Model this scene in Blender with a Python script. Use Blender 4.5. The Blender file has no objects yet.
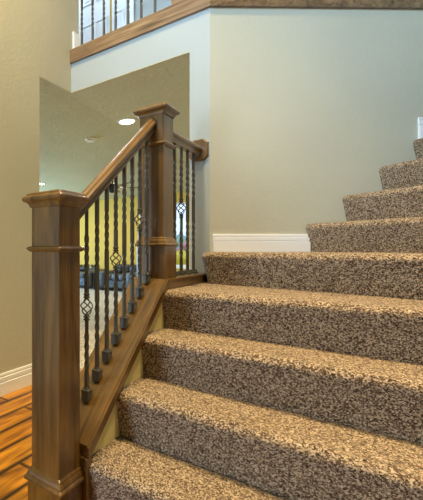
import bpy, bmesh, math, random
from mathutils import Vector, Matrix, noise
random.seed(7)
SC = bpy.context.scene
COL = SC.collection
PI = math.pi

# ------------------------------------------------------------------ helpers
def lin(c):
    return tuple((x/255/12.92 if x/255 <= .04045 else ((x/255+.055)/1.055)**2.4) for x in c)

def wloc(o):
    v = Vector((0, 0, 0))
    while o:
        v += o.location; o = o.parent
    return v

def obj(name, bm, mat, parent=None, smooth=False, loc=None, fix=True):
    """bm is in world coordinates; loc = origin for the object (world)"""
    L = Vector(loc) if loc is not None else (wloc(parent) if parent else Vector((0, 0, 0)))
    bmesh.ops.translate(bm, verts=bm.verts, vec=-L)
    if fix: bmesh.ops.recalc_face_normals(bm, faces=bm.faces)
    me = bpy.data.meshes.new(name); bm.to_mesh(me); bm.free()
    if smooth:
        for p in me.polygons: p.use_smooth = True
    me.materials.append(mat)
    o = bpy.data.objects.new(name, me); COL.objects.link(o)
    if parent:
        o.parent = parent; o.location = L - wloc(parent)
    else: o.location = L
    return o

def thing(name, label, cat, loc=(0, 0, 0), group=None):
    o = bpy.data.objects.new(name, None); COL.objects.link(o); o.location = loc
    o.empty_display_size = .1
    return tag(o, label, cat, group)

def tag(o, label, cat, group=None):
    o['label'] = label; o['category'] = cat
    if group: o['group'] = group
    return o

def struct(name, bm, mat, parent=None, **k):
    o = obj(name, bm, mat, parent, **k)
    if not parent: o['kind'] = 'structure'
    return o

def B(): return bmesh.new()

def box(bm, x0, x1, y0, y1, z0, z1, bev=0):
    r = bmesh.ops.create_cube(bm, size=1)
    vs = r['verts']
    for v in vs:
        v.co = Vector((x0 + (v.co.x+.5)*(x1-x0), y0 + (v.co.y+.5)*(y1-y0), z0 + (v.co.z+.5)*(z1-z0)))
    if bev:
        es = list({e for v in vs for e in v.link_edges})
        bmesh.ops.bevel(bm, geom=es, offset=bev, segments=2, affect='EDGES', profile=.6)
    return bm

def mbox(*a, bev=0): return box(B(), *a, bev=bev)

def prism(bm, pts, z0, z1):
    lo = [bm.verts.new((x, y, z0)) for x, y in pts]; hi = [bm.verts.new((x, y, z1)) for x, y in pts]
    n = len(pts)
    bm.faces.new(lo[::-1]); bm.faces.new(hi)
    for i in range(n): bm.faces.new((lo[i], lo[(i+1) % n], hi[(i+1) % n], hi[i]))
    return bm

def rings(bm, rs, close=True, cap=True):
    vv = [[bm.verts.new(p) for p in r] for r in rs]
    n = len(vv[0])
    for a, b in zip(vv, vv[1:]):
        for i in range(n if close else n-1):
            bm.faces.new((a[i], a[(i+1) % n], b[(i+1) % n], b[i]))
    if cap:
        bm.faces.new(vv[0][::-1]); bm.faces.new(vv[-1])
    return bm

def sq(cx, cy, z, h, ch=.0025):
    c = min(ch, h*.4)
    return [(cx+a*h-(a*c if k else 0), cy+b*h-(0 if k else b*c), z) for a, b, k in
            ((1, -1, 0), (1, -1, 1), (-1, -1, 1), (-1, -1, 0), (-1, 1, 0), (-1, 1, 1), (1, 1, 1), (1, 1, 0))][::-1]

def sqprof(cx, cy, prof, bm=None, ch=.0025):
    bm = bm or B()
    return rings(bm, [sq(cx, cy, z, h, ch) for h, z in prof])

def lathe(bm, cx, cy, prof, n=32):
    return rings(bm, [[(cx+r*math.cos(2*PI*i/n), cy+r*math.sin(2*PI*i/n), z) for i in range(n)] for r, z in prof])

def sweep(bm, prof, p0, p1, side, up=Vector((0, 0, 1))):
    """profile [(s,u)] swept from p0 to p1, s along `side`, u along `up`"""
    side = Vector(side)
    return rings(bm, [[Vector(p) + side*s + up*u for s, u in prof] for p in (p0, p1)])

def tube(bm, pts, r, n=8):
    rs = []
    for i, p in enumerate(pts):
        t = (Vector(pts[min(i+1, len(pts)-1)]) - Vector(pts[max(i-1, 0)])).normalized()
        a = t.orthogonal().normalized() if i == 0 else (a - t*a.dot(t)).normalized()
        b = t.cross(a)
        rs.append([Vector(p) + (a*math.cos(2*PI*k/n) + b*math.sin(2*PI*k/n))*r for k in range(n)])
    return rings(bm, rs)

# ------------------------------------------------------------------ materials
def newmat(name, col=(.5, .5, .5), rough=.5, metal=0, spec=.5):
    m = bpy.data.materials.new(name); m.use_nodes = True
    nt = m.node_tree; b = nt.nodes['Principled BSDF']
    b.inputs['Base Color'].default_value = (*col, 1); b.inputs['Roughness'].default_value = rough
    b.inputs['Metallic'].default_value = metal; b.inputs['Specular IOR Level'].default_value = spec
    return m, nt, b

def N(nt, t, **k):
    n = nt.nodes.new(t)
    for a, v in k.items():
        if a in n.inputs: n.inputs[a].default_value = v
        else: setattr(n, a, v)
    return n

def coords(nt, scale=(1, 1, 1), kind='Object', rot=(0, 0, 0)):
    tc = N(nt, 'ShaderNodeTexCoord'); mp = N(nt, 'ShaderNodeMapping')
    mp.inputs['Scale'].default_value = scale; mp.inputs['Rotation'].default_value = rot
    nt.links.new(tc.outputs[kind], mp.inputs['Vector']); return mp.outputs['Vector']

def ramp(nt, fac, stops):
    r = N(nt, 'ShaderNodeValToRGB'); e = r.color_ramp.elements
    while len(e) < len(stops): e.new(.5)
    for k, (p, c) in zip(e, stops): k.position = p; k.color = (*c, 1)
    nt.links.new(fac, r.inputs['Fac']); return r.outputs['Color']

def bump(nt, b, h, strength, dist=.01):
    n = N(nt, 'ShaderNodeBump'); n.inputs['Strength'].default_value = strength; n.inputs['Distance'].default_value = dist
    nt.links.new(h, n.inputs['Height']); nt.links.new(n.outputs['Normal'], b.inputs['Normal'])

def wallmat(name, rgb, strength=.25, rough=.6, scale=45):
    m, nt, b = newmat(name, lin(rgb), rough, spec=.3)
    v = coords(nt)
    n1 = N(nt, 'ShaderNodeTexNoise', Scale=float(scale), Detail=3.0, Roughness=.55)
    nt.links.new(v, n1.inputs['Vector'])
    c = ramp(nt, n1.outputs['Fac'], [(.45, (0, 0, 0)), (.62, (1, 1, 1))])
    bump(nt, b, c, strength, .004)
    n2 = N(nt, 'ShaderNodeTexNoise', Scale=1.7, Detail=2.0); nt.links.new(v, n2.inputs['Vector'])
    base = lin(rgb)
    cc = ramp(nt, n2.outputs['Fac'], [(.3, tuple(x*.96 for x in base)), (.7, tuple(min(1, x*1.03) for x in base))])
    nt.links.new(cc, b.inputs['Base Color'])
    return m

def woodmat(name, axis, dark, mid, light, rough=.33, tilt=0, blotch=.75):
    m, nt, b = newmat(name, mid, rough)
    def wc(sc):
        tc = N(nt, 'ShaderNodeTexCoord'); vr = N(nt, 'ShaderNodeVectorRotate', rotation_type='X_AXIS'); vr.inputs['Angle'].default_value = -tilt
        mp = N(nt, 'ShaderNodeMapping'); mp.inputs['Scale'].default_value = tuple(sc)
        nt.links.new(tc.outputs['Object'], vr.inputs['Vector']); nt.links.new(vr.outputs['Vector'], mp.inputs['Vector']); return mp.outputs['Vector']
    s = [11, 11, 11]; s[axis] = .9
    v = wc(s)
    n = N(nt, 'ShaderNodeTexNoise', Scale=1.6, Detail=6.0, Roughness=.6, Distortion=1.2)
    nt.links.new(v, n.inputs['Vector'])
    s2 = [90, 90, 90]; s2[axis] = 4
    v2 = wc(s2)
    f = N(nt, 'ShaderNodeTexNoise', Scale=1.0, Detail=3.0); nt.links.new(v2, f.inputs['Vector'])
    mx = N(nt, 'ShaderNodeMath', operation='MULTIPLY_ADD'); mx.inputs[1].default_value = .3
    nt.links.new(f.outputs['Fac'], mx.inputs[0]); nt.links.new(n.outputs['Fac'], mx.inputs[2])
    col = ramp(nt, mx.outputs[0], [(.45, dark), (.64, mid), (.86, light)])
    s3 = [5, 5, 5]; s3[axis] = 2.4
    v3 = wc(s3); big = N(nt, 'ShaderNodeTexNoise', Scale=1.3, Detail=2.0); nt.links.new(v3, big.inputs['Vector'])
    blot = ramp(nt, big.outputs['Fac'], [(.34, (.66, .62, .58)), (.52, (1, 1, 1))])
    mm = N(nt, 'ShaderNodeMix', data_type='RGBA', blend_type='MULTIPLY'); mm.inputs[0].default_value = blotch
    nt.links.new(col, mm.inputs[6]); nt.links.new(blot, mm.inputs[7])
    nt.links.new(mm.outputs[2], b.inputs['Base Color'])
    b.inputs['Coat Weight'].default_value = .5; b.inputs['Coat Roughness'].default_value = .22
    bump(nt, b, f.outputs['Fac'], .08, .002)
    return m

def carpetmat(name, cols, scale=150., bs=.8):
    m, nt, b = newmat(name, cols[1], .95, spec=.1)
    v = coords(nt)
    vo = N(nt, 'ShaderNodeTexVoronoi', Scale=scale); nt.links.new(v, vo.inputs['Vector'])
    sep = N(nt, 'ShaderNodeSeparateColor'); nt.links.new(vo.outputs['Color'], sep.inputs['Color'])
    n = N(nt, 'ShaderNodeTexNoise', Scale=scale*.55, Detail=3.0, Roughness=.7); nt.links.new(v, n.inputs['Vector'])
    mx = N(nt, 'ShaderNodeMix', data_type='FLOAT'); mx.inputs[0].default_value = .5
    nt.links.new(sep.outputs[0], mx.inputs[2]); nt.links.new(n.outputs['Fac'], mx.inputs[3])
    col = ramp(nt, mx.outputs[0], [(.22, cols[0]), (.47, cols[1]), (.74, cols[2])])
    nt.links.new(col, b.inputs['Base Color'])
    bump(nt, b, mx.outputs[0], bs, .006)
    b.inputs['Sheen Weight'].default_value = .15; b.inputs['Sheen Roughness'].default_value = .5
    return m

WALL = wallmat('wall_paint_beige', (190, 188, 170), .15)
FWALL = wallmat('wall_paint_family', (222, 182, 80), .15)
WHITEWALL = wallmat('wall_paint_pale', (164, 172, 172), .08)
CEIL = wallmat('ceiling_texture', (200, 192, 156), .6, .7, 22)
SKIRT = wallmat('wall_paint_skirt', (214, 200, 140), .1)
WTRIM, _, _ = newmat('white_trim', lin((238, 240, 244)), .35)
WDOOR, _, _ = newmat('white_door', lin((228, 232, 240)), .4)
D, M_, L_ = lin((60, 40, 10)), lin((100, 72, 25)), lin((124, 92, 46))
WOODZ = woodmat('alder_vertical', 2, D, M_, L_)
WOODY = woodmat('alder_along', 1, D, M_, L_)
WOODS = woodmat('alder_sloping', 1, D, M_, L_, tilt=math.atan(.78), blotch=.4)
WOODX = woodmat('alder_band', 0, lin((70, 50, 36)), lin((124, 97, 68)), lin((160, 132, 98)))
CARPET = carpetmat('stair_carpet', (lin((38, 27, 19)), lin((114, 93, 74)), lin((204, 184, 156))), 260.)
FCARPET = carpetmat('family_carpet', (lin((120, 108, 92)), lin((178, 166, 148)), lin((222, 214, 200))), 90., .5)
IRON, nt, b = newmat('wrought_iron', lin((84, 83, 77)), .45, .3)
v = coords(nt); n_ = N(nt, 'ShaderNodeTexNoise', Scale=160.0, Detail=2.0); nt.links.new(v, n_.inputs['Vector']); bump(nt, b, n_.outputs['Fac'], .12, .001)
LEATHER, nt, b = newmat('blue_grey_leather', lin((78, 88, 104)), .32)
v = coords(nt); n_ = N(nt, 'ShaderNodeTexNoise', Scale=14.0, Detail=4.0); nt.links.new(v, n_.inputs['Vector']); bump(nt, b, n_.outputs['Fac'], .5, .03)
DARKWOOD, nt, b = newmat('dark_furniture_wood', lin((40, 26, 18)), .4)
BLACK, _, _ = newmat('black_paint', lin((18, 16, 15)), .5)
FANWOOD, _, _ = newmat('fan_blade_wood', lin((120, 66, 38)), .4)
BRASS, _, _ = newmat('brass', lin((196, 160, 84)), .35, .8)
GLASS = bpy.data.materials.new('window_glass'); GLASS.use_nodes = True
nt = GLASS.node_tree; nt.nodes.clear()
g_ = N(nt, 'ShaderNodeBsdfGlossy', Roughness=.02); t_ = N(nt, 'ShaderNodeBsdfTransparent'); x_ = N(nt, 'ShaderNodeMixShader', Fac=.06); o_ = N(nt, 'ShaderNodeOutputMaterial')
nt.links.new(t_.outputs[0], x_.inputs[1]); nt.links.new(g_.outputs[0], x_.inputs[2]); nt.links.new(x_.outputs[0], o_.inputs['Surface'])
LAMP = bpy.data.materials.new('lamp_lens'); LAMP.use_nodes = True
LAMP.node_tree.nodes['Principled BSDF'].inputs['Emission Color'].default_value = (1, .86, .6, 1)
LAMP.node_tree.nodes['Principled BSDF'].inputs['Emission Strength'].default_value = 14

def leafmat(name, c1, c2, sc=9.):
    m, nt, b = newmat(name, c1, .6)
    v = coords(nt); n = N(nt, 'ShaderNodeTexNoise', Scale=sc, Detail=4.0); nt.links.new(v, n.inputs['Vector'])
    nt.links.new(ramp(nt, n.outputs['Fac'], [(.42, c1), (.58, c2)]), b.inputs['Base Color']); return m
GRASS = leafmat('lawn', lin((96, 130, 60)), lin((140, 160, 80)), 3)
YEL = leafmat('yellow_foliage', lin((240, 205, 40)), lin((190, 190, 60)))
PINK = leafmat('pink_foliage', lin((226, 120, 160)), lin((150, 140, 120)))
BLUEG = leafmat('blue_green_foliage', lin((110, 150, 170)), lin((150, 180, 160)))

# hardwood floor
FLOORM, nt, b = newmat('hand_scraped_planks', (.4, .2, .05), .28)
v = coords(nt, (1, 1, 1), rot=(0, 0, PI/2))
br = N(nt, 'ShaderNodeTexBrick', Scale=1.0); br.inputs['Brick Width'].default_value = 1.3; br.inputs['Row Height'].default_value = .135
br.inputs['Mortar Size'].default_value = .020; br.inputs['Mortar Smooth'].default_value = 1.0; br.offset = .37
br.inputs['Color1'].default_value = (*lin((198, 138, 34)), 1); br.inputs['Color2'].default_value = (*lin((140, 88, 20)), 1)
br.inputs['Mortar'].default_value = (*lin((40, 20, 8)), 1)
nt.links.new(v, br.inputs['Vector'])
v2 = coords(nt, (16, 1.6, 1)); n2 = N(nt, 'ShaderNodeTexNoise', Scale=1.4, Detail=5.0, Distortion=1.0); nt.links.new(v2, n2.inputs['Vector'])
c2 = ramp(nt, n2.outputs['Fac'], [(.36, (.35, .27, .2)), (.6, (1.2, 1.15, 1))])
mm = N(nt, 'ShaderNodeMix', data_type='RGBA', blend_type='MULTIPLY'); mm.inputs[0].default_value = .85
nt.links.new(br.outputs['Color'], mm.inputs[6]); nt.links.new(c2, mm.inputs[7]); nt.links.new(mm.outputs[2], b.inputs['Base Color'])
bump(nt, b, n2.outputs['Fac'], .15, .004)

# ------------------------------------------------------------------ measures (camera eye = z 0)
ZF = -1.0                     # lower floor
XW = -1.86                    # left wall face
YL = 2.217                    # end of left wall below the header
YF = 2.63                     # face of the balcony wall
XC, XJ = -.786, -.910         # corner with diagonal wall, jamb of opening
ZH = 1.305                    # underside of header = family room ceiling
ZB, ZU = 1.545, 1.655         # wood band bottom / upper floor
ZT = 4.1                      # foyer ceiling
q = math.sqrt(.5)
def DW(s, off=0):             # point on diagonal wall, s metres*sqrt2 along, off behind the face
    return (XC + s - off*q, YF + s + off*q)

# ------------------------------------------------------------------ room shell
struct('floor', mbox(-1.98, 1.57, -2.6, 2.66, ZF-.06, ZF), FLOORM)
bm = B(); prism(bm, [(-8.3, 2.0), (-1.98, 2.0), (-1.98, 2.66), (1.57, 2.66), (1.57, 9.0), (-8.3, 9.0)], ZF-.06, ZF)
fc = struct('floor_family_carpet', bm, FCARPET)
# left wall with its full-height part and the header over the opening
bm = B()
prism(bm, [(-1.98, -2.6), (XW, -2.6), (XW, YL), (-1.98, YL)], ZF, ZT)
box(bm, -1.98, XW, YL, YF+.11, ZH+.005, ZT)
struct('wall_left', bm, WALL)
# balcony wall: header and the narrow pier at its right
bm = B()
box(bm, XJ, XC, YF, YF+.12, ZH, ZB); box(bm, XW, XJ, YF, YF+.12, ZH+.005, ZB)
box(bm, XJ, XC, YF, YF+.12, ZF, ZH)
struct('wall_front', bm, WHITEWALL)
# diagonal wall along the winding steps
bm = B(); a, b_, c, d = DW(0), DW(2.24), DW(2.24, .12), (XC-.0, YF+.12)
prism(bm, [a, b_, c, d], ZF, ZB); struct('wall_diagonal', bm, WALL)
struct('wall_right', mbox(1.45, 1.57, -2.6, 5.0, ZF, ZT), WALL)
struct('wall_back', mbox(-1.98, 1.57, -2.72, -2.6, ZF, ZT), WALL)
struct('ceiling', mbox(-3.7, 1.57, -2.7, 5.0, ZT, ZT+.1), CEIL)
# family room
bm = B(); prism(bm, [(-8.3, 2.0), (-1.98, 2.0), (-1.98, YL), (XW-.001, YL), (XW-.001, YF+.001), (XJ, YF+.001), (XJ, YF+.12), (XC, YF+.12), (1.57, 5.1), (1.57, 9.0), (-8.3, 9.0)], ZH, ZH+.0049)
struct('ceiling_family_room', bm, CEIL)
struct('wall_family_near', mbox(-8.3, -1.98, 1.9, 2.0, ZF, ZH), FWALL)
struct('wall_family_left', mbox(-8.42, -8.3, 1.9, 9.1, ZF, ZH), FWALL)
struct('wall_family_right', mbox(1.45, 1.57, 5.0, 9.1, ZF, ZH), FWALL)
YFAR = 8.92
WX0, WX1, WZ0, WZ1 = -4.15, -3.10, -.42, 1.06
bm = B()
box(bm, -8.3, WX0, YFAR, YFAR+.12, ZF, ZH); box(bm, WX1, 1.45, YFAR, YFAR+.12, ZF, ZH)
box(bm, WX0, WX1, YFAR, YFAR+.12, ZF, WZ0); box(bm, WX0, WX1, YFAR, YFAR+.12, WZ1, ZH)
struct('wall_family_far', bm, FWALL)
# far window
bm = B()
for a in ((WX0, WX0+.05, WZ0, WZ1), (WX1-.05, WX1, WZ0, WZ1), (WX0+.05, WX1-.05, WZ0, WZ0+.05), (WX0+.05, WX1-.05, WZ1-.05, WZ1)):
    box(bm, a[0], a[1], YFAR+.02, YFAR+.08, a[2], a[3], bev=.004)
w = struct('window_1', bm, WTRIM)
obj('pane', mbox(WX0+.05, WX1-.05, YFAR+.045, YFAR+.052, WZ0+.05, WZ1-.05), GLASS, w)
obj('window_sill', mbox(WX0-.06, WX1+.06, YFAR-.05, YFAR+.02, WZ0-.035, WZ0, bev=.006), WTRIM, w)

# baseboards ---------------------------------------------------------------
def base_prof(h, t=.016):
    return [(0, 0), (t, 0), (t, h*.58), (t-.009, h*.60), (t-.009, h*.64), (t-.003, h*.66), (t-.003, h*.82), (t-.010, h*.84), (t-.010, h*.89), (t-.006, h*.91), (t-.008, h), (0, h)]
bm = B(); sweep(bm, base_prof(.147), (XW, -2.6, ZF), (XW, YL, ZF), (1, 0, 0)); struct('baseboard_left', bm, WTRIM)
dq = Vector((q, q, 0)); nq = Vector((q, -q, 0))
# ------------------------------------------------------------------ the staircase
H = .195
Zs = [ZF, -.797, -.600, -.405, -.210, -.022, .160, .343, .530, .705]
S = {6: .458, 7: .628, 8: .797, 9: .956, 10: 1.22}
XS = -.800; XR = 1.45
PIV = Vector((1.42, 2.02))
def line(k):
    """front path of step k: list of (x,y), left to right"""
    if k <= 4:
        y = [None, 1.250, 1.482, 1.712, 1.945][k]
        return [(XS, y), (XR, y)]
    if k == 5:
        A = Vector((-.746, 2.478)); Bp = PIV + Vector((0, -.02))
        return [(XC+.022, YF), (XC+.023, 2.515), (XC+.029, 2.49), tuple(A), tuple(Bp)]
    A = Vector(DW(S[k])); return [tuple(A), tuple(PIV + Vector((.002*k, .035*(k-5))))]
def resample(path, us):
    P = [Vector(p) for p in path]; L = [0]
    for a, b in zip(P, P[1:]): L.append(L[-1] + (b-a).length)
    out = []
    for u in us:
        s = u*L[-1]
        for i in range(len(P)-1):
            if s <= L[i+1] + 1e-9:
                t = (s-L[i])/(L[i+1]-L[i]); out.append(P[i].lerp(P[i+1], min(1, max(0, t)))); break
        else: out.append(P[-1])
    return out, L[-1]
stair = thing('carpeted_staircase', 'brown speckled carpeted staircase rising and winding right beside the wooden railing', 'stairs', (0, 1.3, ZF))
def carpet_step(k):
    F = line(k)
    if k <= 3: G = line(k+1)
    elif k == 4: G = [(XS, 2.60), (XS+.02, 2.56), (-.752, 2.480), line(5)[-1]]
    elif k == 5: G = [(XC+.022, YF), DW(.1), DW(S[6]), line(6)[-1]]
    elif k < 9: G = line(k+1)
    else: G = [DW(2.2), (1.44, 4.6)]
    # u samples: dense where the photo looks, coarse to the right
    _, LF = resample(F, [0])
    fine = min(1, 1.15/LF); st = .0058
    nf = int(fine*LF/st); us = [fine*i/nf for i in range(nf+1)]
    if fine < 1: us += [fine + (1-fine)*(i+1)/22 for i in range(22)]
    Fp, _ = resample(F, us)
    if k == 5:   # corner fan: match the left part of the front path with the wall
        kk = (F[0][1]-F[3][1]+.02)/LF
        Gp = []
        for u in us:
            if u < kk: Gp.append(Vector(G[0]).lerp(Vector(G[1]), u/kk))
            else:
                Gp.append(resample(G[1:], [(u-kk)/(1-kk)])[0][0])
    else: Gp, _ = resample(G, us)
    tang = []
    for i in range(len(us)):
        a = Fp[max(0, i-4)]; b = Fp[min(len(us)-1, i+4)]; t = (b-a)
        if t.length < 1e-6: t = Vector((1, 0))
        tang.append(t.normalized())
    z0, z1 = Zs[k-1], Zs[k]
    r = .030; ov = .032
    prof = []   # (out, z)
    zz = z0 - .012
    zt = z1 - r
    while zz < zt - .004: prof.append((ov*max(0, (zz-z0)/(zt-z0))**1.25, zz)); zz += .0060
    for i in range(8):
        a = PI/2*i/7
        prof.append((ov - r + r*math.cos(a)*1.0, z1 - r + r*math.sin(a)))
    bm = B(); rows = []
    nv = 42 if k <= 4 else (26 if k > 5 else 60)
    for i, u in enumerate(us):
        n = Vector((tang[i].y, -tang[i].x)); f = Fp[i]; g = Gp[i]; col = []
        for o, z in prof: col.append(Vector((f.x + n.x*o, f.y + n.y*o, z)))
        f2 = f + n*(ov-r)
        for j in range(1, nv+1):
            p = f2.lerp(g + (g-f2).normalized()*.01 if (g-f2).length > .03 else g, j/nv)
            sag = .004*(1-j/nv)
            col.append(Vector((p.x, p.y, z1 - (0))))
        rows.append(col)
    m = len(rows[0]); V = []
    for i, col in enumerate(rows):
        line_ = []
        for j, p in enumerate(col):
            if u_dense(p):
                amp = .0030
                d = noise.noise_vector(p*150)*amp + noise.noise_vector(p*60)*.0022
                d += noise.noise_vector(p*9)*.002
                if k <= 4 and p.x + d.x < XS + .0005: d.x = XS + .0005 - p.x
                if k > 5 and i < 3: d *= .2
                p = p + d
            line_.append(bm.verts.new(p))
        V.append(line_)
    for i in range(len(V)-1):
        for j in range(m-1):
            bm.faces.new((V[i][j], V[i+1][j], V[i+1][j+1], V[i][j+1]))
    obj('carpeted_step', bm, CARPET, stair, smooth=True, fix=False)
def u_dense(p): return p.x < .5
for k in range(1, 10): carpet_step(k)

# short baseboard runs on the diagonal wall
def dbase(s0, s1, z, h=.116):
    bm = B(); a, b = DW(s0), DW(s1)
    sweep(bm, base_prof(h), (a[0], a[1], z), (b[0], b[1], z), nq); return bm
struct('baseboard_landing', dbase(.012, .452, -.026, .120), WTRIM)
struct('baseboard_upper', dbase(.957, 2.0, .705, .142), WTRIM)

# knee wall under the sloping wood cap -------------------------------------------
SL = .80
def zs(y): return -.635 + SL*(y-1.338)          # top face of sloping cap board
YS0, YS1 = 1.212, 1.95                          # cap board ends
ZG = -.155                                      # level cap top
bm = B()
pts = [(1.235, ZF), (YF, ZF), (YF, ZG-.05), (1.93, ZG-.05), (1.90, zs(1.90)-.062), (1.235, zs(1.235)-.062)]
rings(bm, [[(x, y, z) for y, z in pts] for x in (-.955, XS)])
struct('wall_knee', bm, SKIRT)

# ------------------------------------------------------------------ railing
rail = thing('stair_railing', 'dark wood and twisted iron stair railing with two square newels, left of the carpeted steps', 'railing', (-.8745, 1.1365, ZF))
W2 = .0648
NX = -.8745
N1Y, N2Y = 1.073 + W2, 1.964 + W2
# sloping cap board
bm = B()
p = [(YS0, zs(YS0)), (YS0, zs(YS0)-.062), (1.99, zs(1.99)-.062), (1.99, min(ZG, zs(1.99)))]
pts = [(YS0, zs(YS0)), (YS0, zs(YS0)-.062), (1.955, zs(1.955)-.062), (1.955, ZG-.002), (1.936, zs(1.936))]
rings(bm, [[(x, y, z) for y, z in pts] for x in (-.970, -.778)])
es = [e for e in bm.edges if abs((e.verts[0].co-e.verts[1].co).y) > .3]
bmesh.ops.bevel(bm, geom=es, offset=.006, segments=3, affect='EDGES')
cap = obj('sloping_cap_board', bm, WOODS, rail)
# plumb trim board closing the lower end of the knee wall
obj('end_board', mbox(-.962, -.779, 1.201, 1.236, ZF, zs(1.236)-.064, bev=.003), WOODZ, rail)
# level cap board beyond the second newel
obj('level_cap_board', mbox(-.970, -.778, 1.956, YF, ZG-.05, ZG, bev=.006), WOODY, rail)
obj('apron_board', mbox(-.799, -.783, 1.956, YF, ZG-.17, ZG-.05), WOODY, rail)

def newel(cx, cy, zb, blocktop, band, bodytop, pl=.014):
    h = W2
    post = obj('newel_post', sqprof(cx, cy, [(h, zb), (h, bodytop+.02)]), WOODZ, rail)
    obj('plinth', sqprof(cx, cy, [(h+pl-.003, zb), (h+pl-.003, blocktop-.004)]), WOODZ, post)
    obj('plinth_moulding', sqprof(cx, cy, [(h+.008, blocktop-.012), (h+.018, blocktop-.010), (h+.0215, blocktop-.006), (h+.0215, blocktop), (h+.018, blocktop+.005),
        (h+.015, blocktop+.007), (h+.014, blocktop+.014), (h+.010, blocktop+.022), (h+.007, blocktop+.026), (h+.006, blocktop+.032), (h, blocktop+.038)]), WOODZ, post)
    obj('neck_band', sqprof(cx, cy, [(h-.002, band-.012), (h+.005, band-.011), (h+.008, band-.008), (h+.014, band-.003), (h+.015, band+.001), (h+.012, band+.006), (h+.005, band+.009), (h-.002, band+.011)]), WOODZ, post)
    t = bodytop
    obj('newel_cap', sqprof(cx, cy, [(h-.002, t-.012), (h+.005, t-.010), (h+.008, t-.002), (h+.011, t+.004), (h+.016, t+.009), (h+.022, t+.0115), (h+.025, t+.014), (h+.0275, t+.019), (h+.0275, t+.024),
        (h+.025, t+.029), (h+.020, t+.032), (h+.016, t+.034), (h+.013, t+.041), (h+.003, t+.046), (h-.02, t+.049)], ch=.004), WOODZ, post)
    return post
newel(NX, N1Y, ZF, -.851, 0.0, .163)
newel(NX, N2Y, -.215, .024, .552, .716)

# handrails -----------------------------------------------------------------
def rail_prof():
    half = [(0, -.034), (.019, -.034), (.020, -.022), (.016, -.016), (.017, -.008), (.026, -.002), (.030, .008), (.029, .016), (.024, .021), (.020, .023), (.014, .031), (.006, .035)]
    return half + [(0, .036)] + [(-x, z) for x, z in half[::-1][:-1]]
RS = .722
def zr(y): return .285 + RS*(y-1.45)            # centre of sloping rail
def zg(): return .633
bm = B(); pr = rail_prof()
rings(bm, [[(NX+s, y, zr(y)+u*1.12) for s, u in pr] for y in (1.19, 1.975)])
obj('handrail', bm, WOODS, rail)
GX = -.852
bm = B(); rings(bm, [[(GX+s*.95, y, zg()+u) for s, u in pr] for y in (2.08, YF-.02)])
obj('handrail', bm, WOODY, rail)
# octagonal rosette where the level rail meets the wall
bm = B(); zc = .640
def octa(hx, hz, c): return [(hx, -hz+c), (hx, hz-c), (hx-c, hz), (-hx+c, hz), (-hx, hz-c), (-hx, -hz+c), (-hx+c, -hz), (hx-c, -hz)]
rings(bm, [[(GX+.003+x, y, zc+z) for x, z in octa(hx, hz, .026)] for hx, hz, y in ((.058, .068, YF), (.058, .068, YF-.016), (.052, .062, YF-.021))])
obj('rosette', bm, WOODZ, rail)

# balusters -----------------------------------------------------------------
def bar(bm, x, y, z0, z1, tw, h=.0072):
    """square bar with twisted zones tw=[(za,zb,turns)] (world z)"""
    zsamp = [z0]; st = .006
    z = z0
    ang = 0; out = []
    marks = sorted({z0, z1} | {a for t in tw for a in t[:2]})
    for a, b in zip(marks, marks[1:]):
        t = [t for t in tw if abs(t[0]-a) < 1e-6]
        n = max(1, int((b-a)/.0045)) if t else 1
        for i in range(n):
            zz = a+(b-a)*i/n; out.append((zz, ang + (t[0][2]*2*PI*i/n if t else 0)))
        if t: ang += t[0][2]*2*PI
    out.append((z1, ang))
    rings(bm, [[(x + h*1.414*math.cos(A+PI/4+k*PI/2), y + h*1.414*math.sin(A+PI/4+k*PI/2), z) for k in range(4)] for z, A in out])
def baluster(x, y, z0, z1, kind, parent, shoe='slope', slope=0, top=1, name='baluster'):
    loc = (x, y, z0)
    bm = B()
    if kind == 'basket':
        c = z0 + (.375 if shoe == 'slope' else .395)
        bar(bm, x, y, z0-.003, c-.044, [(z0+.10, z0+.27, 1.1)])
        bar(bm, x, y, c+.044, z1, [(c+.13, c+.30, 1.1)])
    else:
        bar(bm, x, y, z0-.003, z1, [(z0+.14, z0+.33, 1.2), (z0+.47, z0+.67, 1.3)])
    o = obj(name, bm, IRON, parent, loc=loc)
    if kind == 'basket':
        bm = B()
        for w in range(4):
            pts = []
            for i in range(15):
                t = i/14; rr = .003 + .0215*math.sin(PI*t)**.85; A = w*PI/2 + t*PI*1.15
                pts.append((x+rr*math.cos(A), y+rr*math.sin(A), c-.036+.072*t))
            tube(bm, pts, .0028, 6)
        for zc_ in (c-.052, c-.040, c+.040, c+.052):
            sqprof(x, y, [(.0075, zc_-.005), (.0105, zc_-.002), (.0105, zc_+.002), (.0075, zc_+.005)], bm, ch=.002)
        obj('basket', bm, IRON, o, smooth=True)
    # shoe
    hs = .0170
    bm = B()
    if shoe == 'slope':
        rs = []
        for h, z in ((hs, 0), (hs, .026), (hs+.0015, .028), (hs+.0015, .033), (hs-.003, .036), (hs-.007, .044)):
            ring = sq(x, y, z0+z, h)
            if z == 0: ring = [(a, b, z0 + slope*(b-y)) for a, b, c_ in ring]
            rs.append(ring)
        rings(bm, rs)
    else:
        sqprof(x, y, [(hs+.003, z0), (hs+.003, z0+.010), (hs-.001, z0+.014), (hs-.001, z0+.022), (hs-.007, z0+.026)], bm)
    obj('shoe', bm, IRON, o)
    return o
for i in range(8):
    y = 1.346 + i*.0805
    z0 = zs(y) + .0125
    baluster(NX, y, z0, zr(y)-.032, 'basket' if i % 3 == 0 else 'twist', rail, slope=SL)
for i in range(4):
    y = 2.222 + i*.1025
    baluster(GX, y, ZG, .603, 'basket' if i == 1 else 'twist', rail, shoe='flat')

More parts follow.
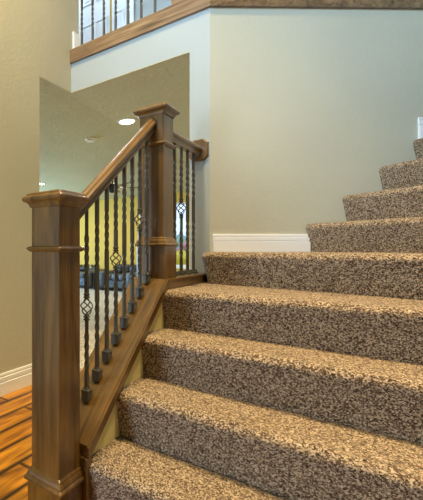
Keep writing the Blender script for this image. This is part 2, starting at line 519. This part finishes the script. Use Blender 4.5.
# ------------------------------------------------------------------ balcony: fascia band, floor, railing
bm = B()
prism(bm, [(XW+.0, YF-.022), (XC+.009, YF-.022), (XC-.0, YF-.0001), (XW, YF-.0001)], ZB, ZU)
a, b_ = DW(0, -.022), DW(2.2, -.022)
struct('trim_1', bm, WOODX)
bm = B(); prism(bm, [(XC+.009, YF-.022), DW(2.2, -.022), DW(2.2, 0), (XC, YF)], ZB, ZU+.0)
struct('trim_2', bm, WOODX)
bm = B(); prism(bm, [(-3.6, YF+.0), (XC, YF+.0), DW(2.24), (1.45, 6.0), (-3.6, 6.0)], ZB+.001, ZU)
struct('floor_upper', bm, FCARPET)
bm = B(); 
box(bm, XW+.0005, XW+.016, YF+.02, YF+.11, ZU, ZU+.145); box(bm, XW+.0005, XW+.011, YF+.02, YF+.11, ZU+.145, ZU+.17)
struct('baseboard_balcony', bm, WTRIM)
# nosing lip on the band
bal = thing('balcony_railing', 'upper balcony railing of dark twisted iron balusters above the wood fascia band', 'railing', (-1.3, YF+.05, ZU))
YB = YF + .045
for i in range(8):
    x = -1.785 + i*.1035
    if x > -1.07: break
    baluster(x, YB, ZU, ZU+.90, 'twist', bal, shoe='flat')
bm = B(); rings(bm, [[(x, YB+s, ZU+.93+u) for s, u in pr] for x in (XW, -1.0)]); obj('handrail', bm, WOODX, bal)
px, py = -.925, YF+.085
post = obj('newel_post', sqprof(px, py, [(W2, ZU), (W2, ZU+1.1)]), WOODZ, bal)
obj('plinth', sqprof(px, py, [(.100, ZU), (.100, ZU+.18), (.088, ZU+.20), (.07, ZU+.21)]), WOODX, post)
obj('newel_cap', sqprof(px, py, [(W2, ZU+1.1), (W2+.027, ZU+1.115), (W2+.027, ZU+1.13), (W2-.02, ZU+1.15)]), WOODZ, post)
# upper hall
YH = 3.70
struct('wall_hall_back', mbox(-3.6, .30, YH, YH+.1, ZU, ZT), WHITEWALL)
struct('wall_hall_left', mbox(-3.7, -3.6, 2.6, YH+.1, ZU, ZT), WHITEWALL)
struct('wall_hall_near', mbox(-3.6, -1.98, 2.6, 2.72, ZU, ZT), WHITEWALL)
def panel_door(name, x0, x1, y, z0, z1, panels, knob=None):
    bm = B(); box(bm, x0, x1, y-.035, y-.001, z0, z1)
    d = struct(name, bm, WDOOR)
    for a, b, c, e in panels:
        bm = B()
        f = y-.035
        rings(bm, [[(a+k, f-o, c+k), (b-k, f-o, c+k), (b-k, f-o, e-k), (a+k, f-o, e-k)] for k, o in ((0, 0), (.004, .007), (.012, .008), (.022, .001), (.030, .001), (.045, .006))])
        obj('door_panel', bm, WDOOR, d)
    return d
z0 = ZU
dw = panel_door('door_1', -2.46, -2.09, YH, z0+.01, z0+2.03, [(-2.44, -2.285, z0+.2, z0+.86), (-2.265, -2.11, z0+.2, z0+.86), (-2.44, -2.285, z0+1.08, z0+1.85), (-2.265, -2.11, z0+1.08, z0+1.85)])
d2 = panel_door('door_2', -2.065, -1.90, YH, z0+.01, z0+2.03, [(-2.045, -1.92, z0+.2, z0+.86), (-2.045, -1.92, z0+1.08, z0+1.85)])
obj('hinge_strip', mbox(-2.088, -2.067, YH-.03, YH-.001, z0+.01, z0+2.03), BRASS, dw)
bm = B()
for a, b in ((-2.535, -2.465), (-1.895, -1.825)): box(bm, a, b, YH-.022, YH-.0005, ZU, z0+2.04, bev=.003)
box(bm, -2.535, -1.825, YH-.022, YH-.0005, z0+2.04, z0+2.12, bev=.003)
struct('trim_3', bm, WTRIM)
bm = B(); box(bm, -1.82, .28, YH-.016, YH-.0005, ZU, ZU+.14); struct('baseboard_hall', bm, WTRIM)

# ------------------------------------------------------------------ family room ceiling things
def dir_at(px): return (px-11.8)/380.16
TH = math.radians(44.155); ct, stn = math.cos(TH), math.sin(TH)
def recessed(x, y, r, label, watt, grp=None):
    t = thing('recessed_light', label, 'light', (x, y, ZH), grp)
    bm = B(); lathe(bm, x, y, [(r+.022, ZH-.0005), (r+.022, ZH-.006), (r+.004, ZH-.010), (r, ZH-.002)]); obj('trim_ring', bm, WTRIM, t, smooth=False)
    bm = B(); lathe(bm, x, y, [(r-.002, ZH-.011), (r-.002, ZH-.013)]); obj('lens', bm, LAMP, t)
    return t
def lamp(kind, loc, power, color, size=.2, size_y=None, to=None, spread=None, shape=None):
    l = bpy.data.lights.new('light_' + kind.lower(), kind); l.energy = power; l.color = color
    if kind == 'AREA':
        l.size = size
        l.shape = shape or ('RECTANGLE' if size_y else 'DISK')
        if size_y: l.size_y = size_y
        if spread: l.spread = spread
    elif kind == 'SPOT':
        l.shadow_soft_size = size; l.spot_size = spread or 2; l.spot_blend = .6
    else: l.shadow_soft_size = size
    o = bpy.data.objects.new('light', l); COL.objects.link(o); o.location = loc
    if to is not None: o.rotation_euler = (Vector(to)-Vector(loc)).to_track_quat('-Z', 'Y').to_euler()
    return o
def ceil_at(px, py, z=ZH):
    d = 380.16*z/(248.7-py); r = dir_at(px)*d
    return (r*ct - d*stn, r*stn + d*ct)
lx, ly = ceil_at(127, 121)
recessed(lx, ly, .07, 'bright round recessed ceiling light left of the taller newel post cap', 1, 'recessed ceiling lights')
l2 = ceil_at(41.5, 183.5)
recessed(l2[0], l2[1], .06, 'small distant recessed ceiling light beside the end of the left wall', 1, 'recessed ceiling lights')
sx, sy = ceil_at(91, 138.6)
t = thing('smoke_detector', 'round white smoke detector on the textured ceiling above the sloping handrail', 'smoke detector', (sx, sy, ZH))
bm = B(); lathe(bm, sx, sy, [(.068, ZH-.0005), (.068, ZH-.012), (.064, ZH-.016)]); obj('mounting_plate', bm, WTRIM, t)
bm = B(); lathe(bm, sx, sy, [(.056, ZH-.016), (.054, ZH-.030), (.044, ZH-.036), (.01, ZH-.038)]); obj('cover', bm, WTRIM, t)

# ceiling fan
fx, fy = ceil_at(112.5, 188, 1.0)
fan = thing('ceiling_fan', 'ceiling fan with brown wooden blades hanging in the far family room', 'ceiling fan', (fx, fy, ZH))
bm = B(); lathe(bm, fx, fy, [(.06, ZH-.0005), (.05, ZH-.04), (.012, ZH-.05), (.012, 1.08), (.02, 1.075)]); obj('downrod', bm, BLACK, fan)
bm = B(); lathe(bm, fx, fy, [(.03, 1.075), (.09, 1.06), (.10, 1.0), (.07, .96), (.045, .93), (.03, .92)]); obj('motor', bm, BLACK, fan)
for i in range(5):
    A = math.radians(38 + 72*i); u = Vector((math.cos(A), math.sin(A), 0)); vv = Vector((-u.y, u.x, .18)).normalized()
    c0 = Vector((fx, fy, 1.0))
    bm = B(); rings(bm, [[c0+u*.09+vv*s*.012+Vector((0, 0, k)) for s, k in ((-1, -.004), (1, -.004), (1, .004), (-1, .004))], [c0+u*.2+vv*s*.03+Vector((0, 0, k)) for s, k in ((-1, -.004), (1, -.004), (1, .004), (-1, .004))]])
    ar = obj('blade', None or B(), FANWOOD, fan) if False else None
    o1 = obj('blade_bracket', bm, BLACK, fan)
    bm = B(); rings(bm, [[c0+u*d+vv*s*w+Vector((0, 0, k)) for s, k in ((-1, -.005), (1, -.005), (1, .005), (-1, .005))] for d, w in ((.17, .05), (.25, .062), (.42, .07), (.47, .06), (.49, .03))])
    obj('blade', bm, FANWOOD, fan)

# sofas -----------------------------------------------------------------------
def sofa(cx, y0, w, hb, label, cushions, tufted=True, name='sofa'):
    """back against the far wall; faces -Y"""
    t = thing(name, label, 'sofa', (cx, y0, ZF))
    d = .85; x0, x1 = cx-w/2+.01, cx+w/2-.01; yb = y0+d
    obj('sofa_base', mbox(x0+.12, x1-.12, y0+.04, yb-.02, ZF+.08, ZF+.26, bev=.02), LEATHER, t)
    for a in (x0, x1-.19):
        obj('armrest', mbox(a, a+.19, y0, yb-.04, ZF+.06, ZF+.46, bev=.07), LEATHER, t, smooth=True)
    cw = (w-.38)/cushions
    for i in range(cushions):
        obj('seat_cushion', mbox(x0+.19+i*cw+.004, x0+.19+(i+1)*cw-.004, y0-.01, yb-.24, ZF+.262, ZF+.40, bev=.045), LEATHER, t, smooth=True)
        bk = mbox(x0+.19+i*cw+.004, x0+.19+(i+1)*cw-.004, yb-.34, yb-.12, ZF+.40, ZF+hb, bev=.06)
        o = obj('back_cushion', bk, LEATHER, t, smooth=True)
        for bx in range(3 if tufted else 0):
            for bz in range(2):
                bb = B(); p = (x0+.19+(i+(bx+.5)/3)*cw, yb-.342, ZF+.47+bz*.1)
                bmesh.ops.create_uvsphere(bb, u_segments=8, v_segments=6, radius=.014, matrix=Matrix.Translation(p))
                obj('button', bb, LEATHER, o, smooth=True)
    obj('sofa_back', mbox(x0+.06, x1-.06, yb-.14, yb, ZF+.08, ZF+hb-.03, bev=.04), LEATHER, t, smooth=True)
    for a in (x0+.1, x1-.1):
        for yy in (y0+.1, yb-.1):
            bm = B(); lathe(bm, a, yy, [(.016, ZF), (.024, ZF+.085)], 12); obj('leg', bm, DARKWOOD, t)
    return t
def far_x(px, Y):
    t = dir_at(px); d = Y/(t*stn+ct); return d*(t*ct-stn)
xa, xb = far_x(97.5, 8.05), far_x(134, 8.05)
sofa((xa+xb)/2, 8.0, xb-xa, .62, 'blue-grey leather sofa with tufted back seen right of the dark side table', 3)
xa2 = far_x(62, 8.05); xb2 = far_x(91.5, 8.05)
sofa((xa2+xb2)/2, 8.0, xb2-xa2, .50, 'low blue-grey leather sofa just right of the front newel post, under the black letters', 2, False)
# dark side table between the sofas
xt = (xb2+xa)/2
t = thing('side_table', 'small dark wooden side table between the two leather sofas', 'table', (xt, 8.3, ZF))
obj('tabletop', mbox(xt-.065, xt+.065, 8.08, 8.5, ZF+.40, ZF+.43, bev=.005), DARKWOOD, t)
obj('lower_shelf', mbox(xt-.06, xt+.06, 8.1, 8.48, ZF+.12, ZF+.14), DARKWOOD, t)
obj('drawer_box', mbox(xt-.06, xt+.06, 8.1, 8.48, ZF+.24, ZF+.40), DARKWOOD, t)
for a in (-.048, .048):
    for yy in (8.1, 8.48): obj('leg', mbox(xt+a-.014, xt+a+.014, yy-.014, yy+.014, ZF, ZF+.40), DARKWOOD, t)
# narrow console table behind the left sofa carrying the letters
yc = 8.88
xm = far_x(84, yc)
# the word FAMILY in black serif letters on a thin rail on the wall
sg = thing('word_sign', 'black serif letters spelling FAMILY above the low sofa at the far yellow wall', 'sign', (xm, 8.9, ZF+.52))
def strokes(bm, x, z, w, h, segs, th=.030):
    for (a, b, c, d, f) in segs:
        p0 = Vector((x+a*w, 0, z+b*h)); p1 = Vector((x+c*w, 0, z+d*h)); dr = (p1-p0).normalized(); n = Vector((-dr.z, 0, dr.x))*th*f/2
        rings(bm, [[(v.x, y, v.z) for v in (p0-n, p1-n, p1+n, p0+n)] for y in (YFAR-.035, YFAR-.012)])
LET = {'F': [(0.2, 0, .2, 1, 1.5), (0, 1, .9, 1, .7), (.2, .52, .7, .52, .7), (0, 0, .45, 0, .6)],
       'A': [(.1, 0, .5, 1, .7), (.5, 1, .9, 0, 1.5), (.25, .35, .75, .35, .6), (0, 0, .3, 0, .6), (.7, 0, 1.05, 0, .6)],
       'M': [(.1, 0, .1, 1, .7), (.1, 1, .5, .1, 1.4), (.5, .1, .9, 1, .7), (.9, 0, .9, 1, 1.4), (-.05, 0, .25, 0, .6), (.75, 0, 1.05, 0, .6)],
       'I': [(.5, 0, .5, 1, 1.5), (.15, 0, .85, 0, .6), (.15, 1, .85, 1, .6)],
       'L': [(.2, 0, .2, 1, 1.5), (0, 1, .45, 1, .6), (0, 0, .95, 0, .7), (.93, 0, .93, .25, .6)],
       'Y': [(.05, 1, .5, .45, 1.4), (.95, 1, .5, .45, .7), (.5, 0, .5, .5, 1.4), (.3, 0, .7, 0, .6), (-.05, 1, .3, 1, .6), (.75, 1, 1.05, 1, .6)]}
for ch, px in zip('FAMILY', (70.5, 75.7, 80.6, 85.6, 88.8, 93)):
    xx = far_x(px, YFAR); bm = B()
    strokes(bm, xx-.045, -.590, .115 if ch != 'I' else .05, .150, LET[ch]); obj('letter', bm, BLACK, sg)
bm = mbox(far_x(68, YFAR), far_x(96.5, YFAR), YFAR-.045, YFAR-.0005, -.618, -.598); obj('ledge', bm, BLACK, sg)

# outside the far window --------------------------------------------------------
struct('ground_outside', mbox(-14, 8, YFAR+.14, 24, ZF-.3, ZF-.22), GRASS)
def shrub(x, y, r, h, mat, name, label, cat='shrub'):
    bm = B(); rnd = random.Random(int(x*97+y*13))
    for i in range(26):
        a = rnd.random()*2*PI; rr = r*math.sqrt(rnd.random()); zz = h*(.15+.8*rnd.random()*(1-rr/r*.5))
        bmesh.ops.create_icosphere(bm, subdivisions=2, radius=r*(.28+.2*rnd.random()), matrix=Matrix.Translation((x+rr*math.cos(a), y+rr*math.sin(a), ZF-.2+zz)))
    for v in bm.verts: v.co += noise.noise_vector(v.co*14)*.06
    o = thing(name, label, cat, (x, y, ZF-.22))
    obj('foliage', bm, mat, o, smooth=False)
    bm = B(); lathe(bm, x, y, [(.05, ZF-.22), (.03, ZF-.22+h*.5)], 8); obj('stem', bm, DARKWOOD, o)
def out(px, Y): return far_x(px, Y)
shrub(out(179, 10.6), 10.6, .5, 1.45, YEL, 'flowering_shrub', 'yellow flowering shrub outside the window, right of the taller newel post')
shrub(out(187, 12.6), 12.6, .35, 1.6, PINK, 'flowering_shrub', 'pink blossoming shrub outside the window behind the yellow one')
shrub(out(180, 15), 15, 1.1, 1.7, BLUEG, 'bush', 'hazy blue-green bush far outside the window')

# ------------------------------------------------------------------ lights
COOL = (.70, .85, 1.0); WARM = (1.0, .80, .50)
# tall entry window behind and left of the viewer
lamp('AREA', (-1.50, -2.5, -.1), 84, COOL, .40, 1.5, to=(-1.0, 2, -.5))
# added cool lamp for an unseen high window, beam narrowed to the upper walls
lamp('AREA', (-.2, -2.5, 2.9), 36, (.48, .73, 1), 2.2, 1.2, to=(-.3, 2.9, 2.0), spread=math.radians(48))
# recessed warm lights in the foyer ceiling
lamp('AREA', (.25, 1.6, 4.05), 34, (1, .76, .42), .35, to=(.25, 1.6, 0), spread=math.radians(62))
lamp('AREA', (-.9, 0.9, 4.05), 52, (1, .75, .36), .35, to=(-1.86, 1.8, 0), spread=math.radians(90))
# upper hall
lamp('AREA', (-2.3, 3.15, 4.05), 52, (.74, .87, 1), .6, to=(-2.3, 3.15, 0))
# family room windows (left side, out of view behind the left wall) and recessed lamps
lamp('AREA', (-8.2, 5.6, .1), 330, (.36, .68, 1), 3.2, 1.6, to=(-2, 5.6, .75))
lamp('AREA', (lx, ly, ZH-.02), 14, WARM, .13, to=(lx, ly, 0))
for fl in ((-3.4, 6.2, 20), (-5.4, 7.2, 20), (-1.6, 7.6, 20), (-1.8, 4.6, 14)):
    lamp('AREA', (fl[0], fl[1], ZH-.02), fl[2], WARM, .2, to=(fl[0], fl[1], 0))

w = bpy.data.worlds.new('sky'); SC.world = w; w.use_nodes = True
bg = w.node_tree.nodes['Background']
bg.inputs['Color'].default_value = (.62, .80, 1, 1); bg.inputs['Strength'].default_value = 1.6

# ------------------------------------------------------------------ camera
cam = bpy.data.cameras.new('camera'); co = bpy.data.objects.new('camera', cam); COL.objects.link(co)
co.location = (0, 0, 0); co.rotation_euler = (PI/2, 0, TH)
cam.sensor_fit = 'VERTICAL'; cam.sensor_height = 24; cam.lens = 380.16/500*24
cam.shift_x = (211.5-11.8)/500; cam.shift_y = -(250-248.7)/500
cam.clip_start = .02; cam.clip_end = 100
SC.camera = co
SC.view_settings.view_transform = 'Standard'; SC.view_settings.look = 'None'
SC.view_settings.gamma = 1; SC.view_settings.use_curve_mapping = False; SC.view_settings.exposure = 0
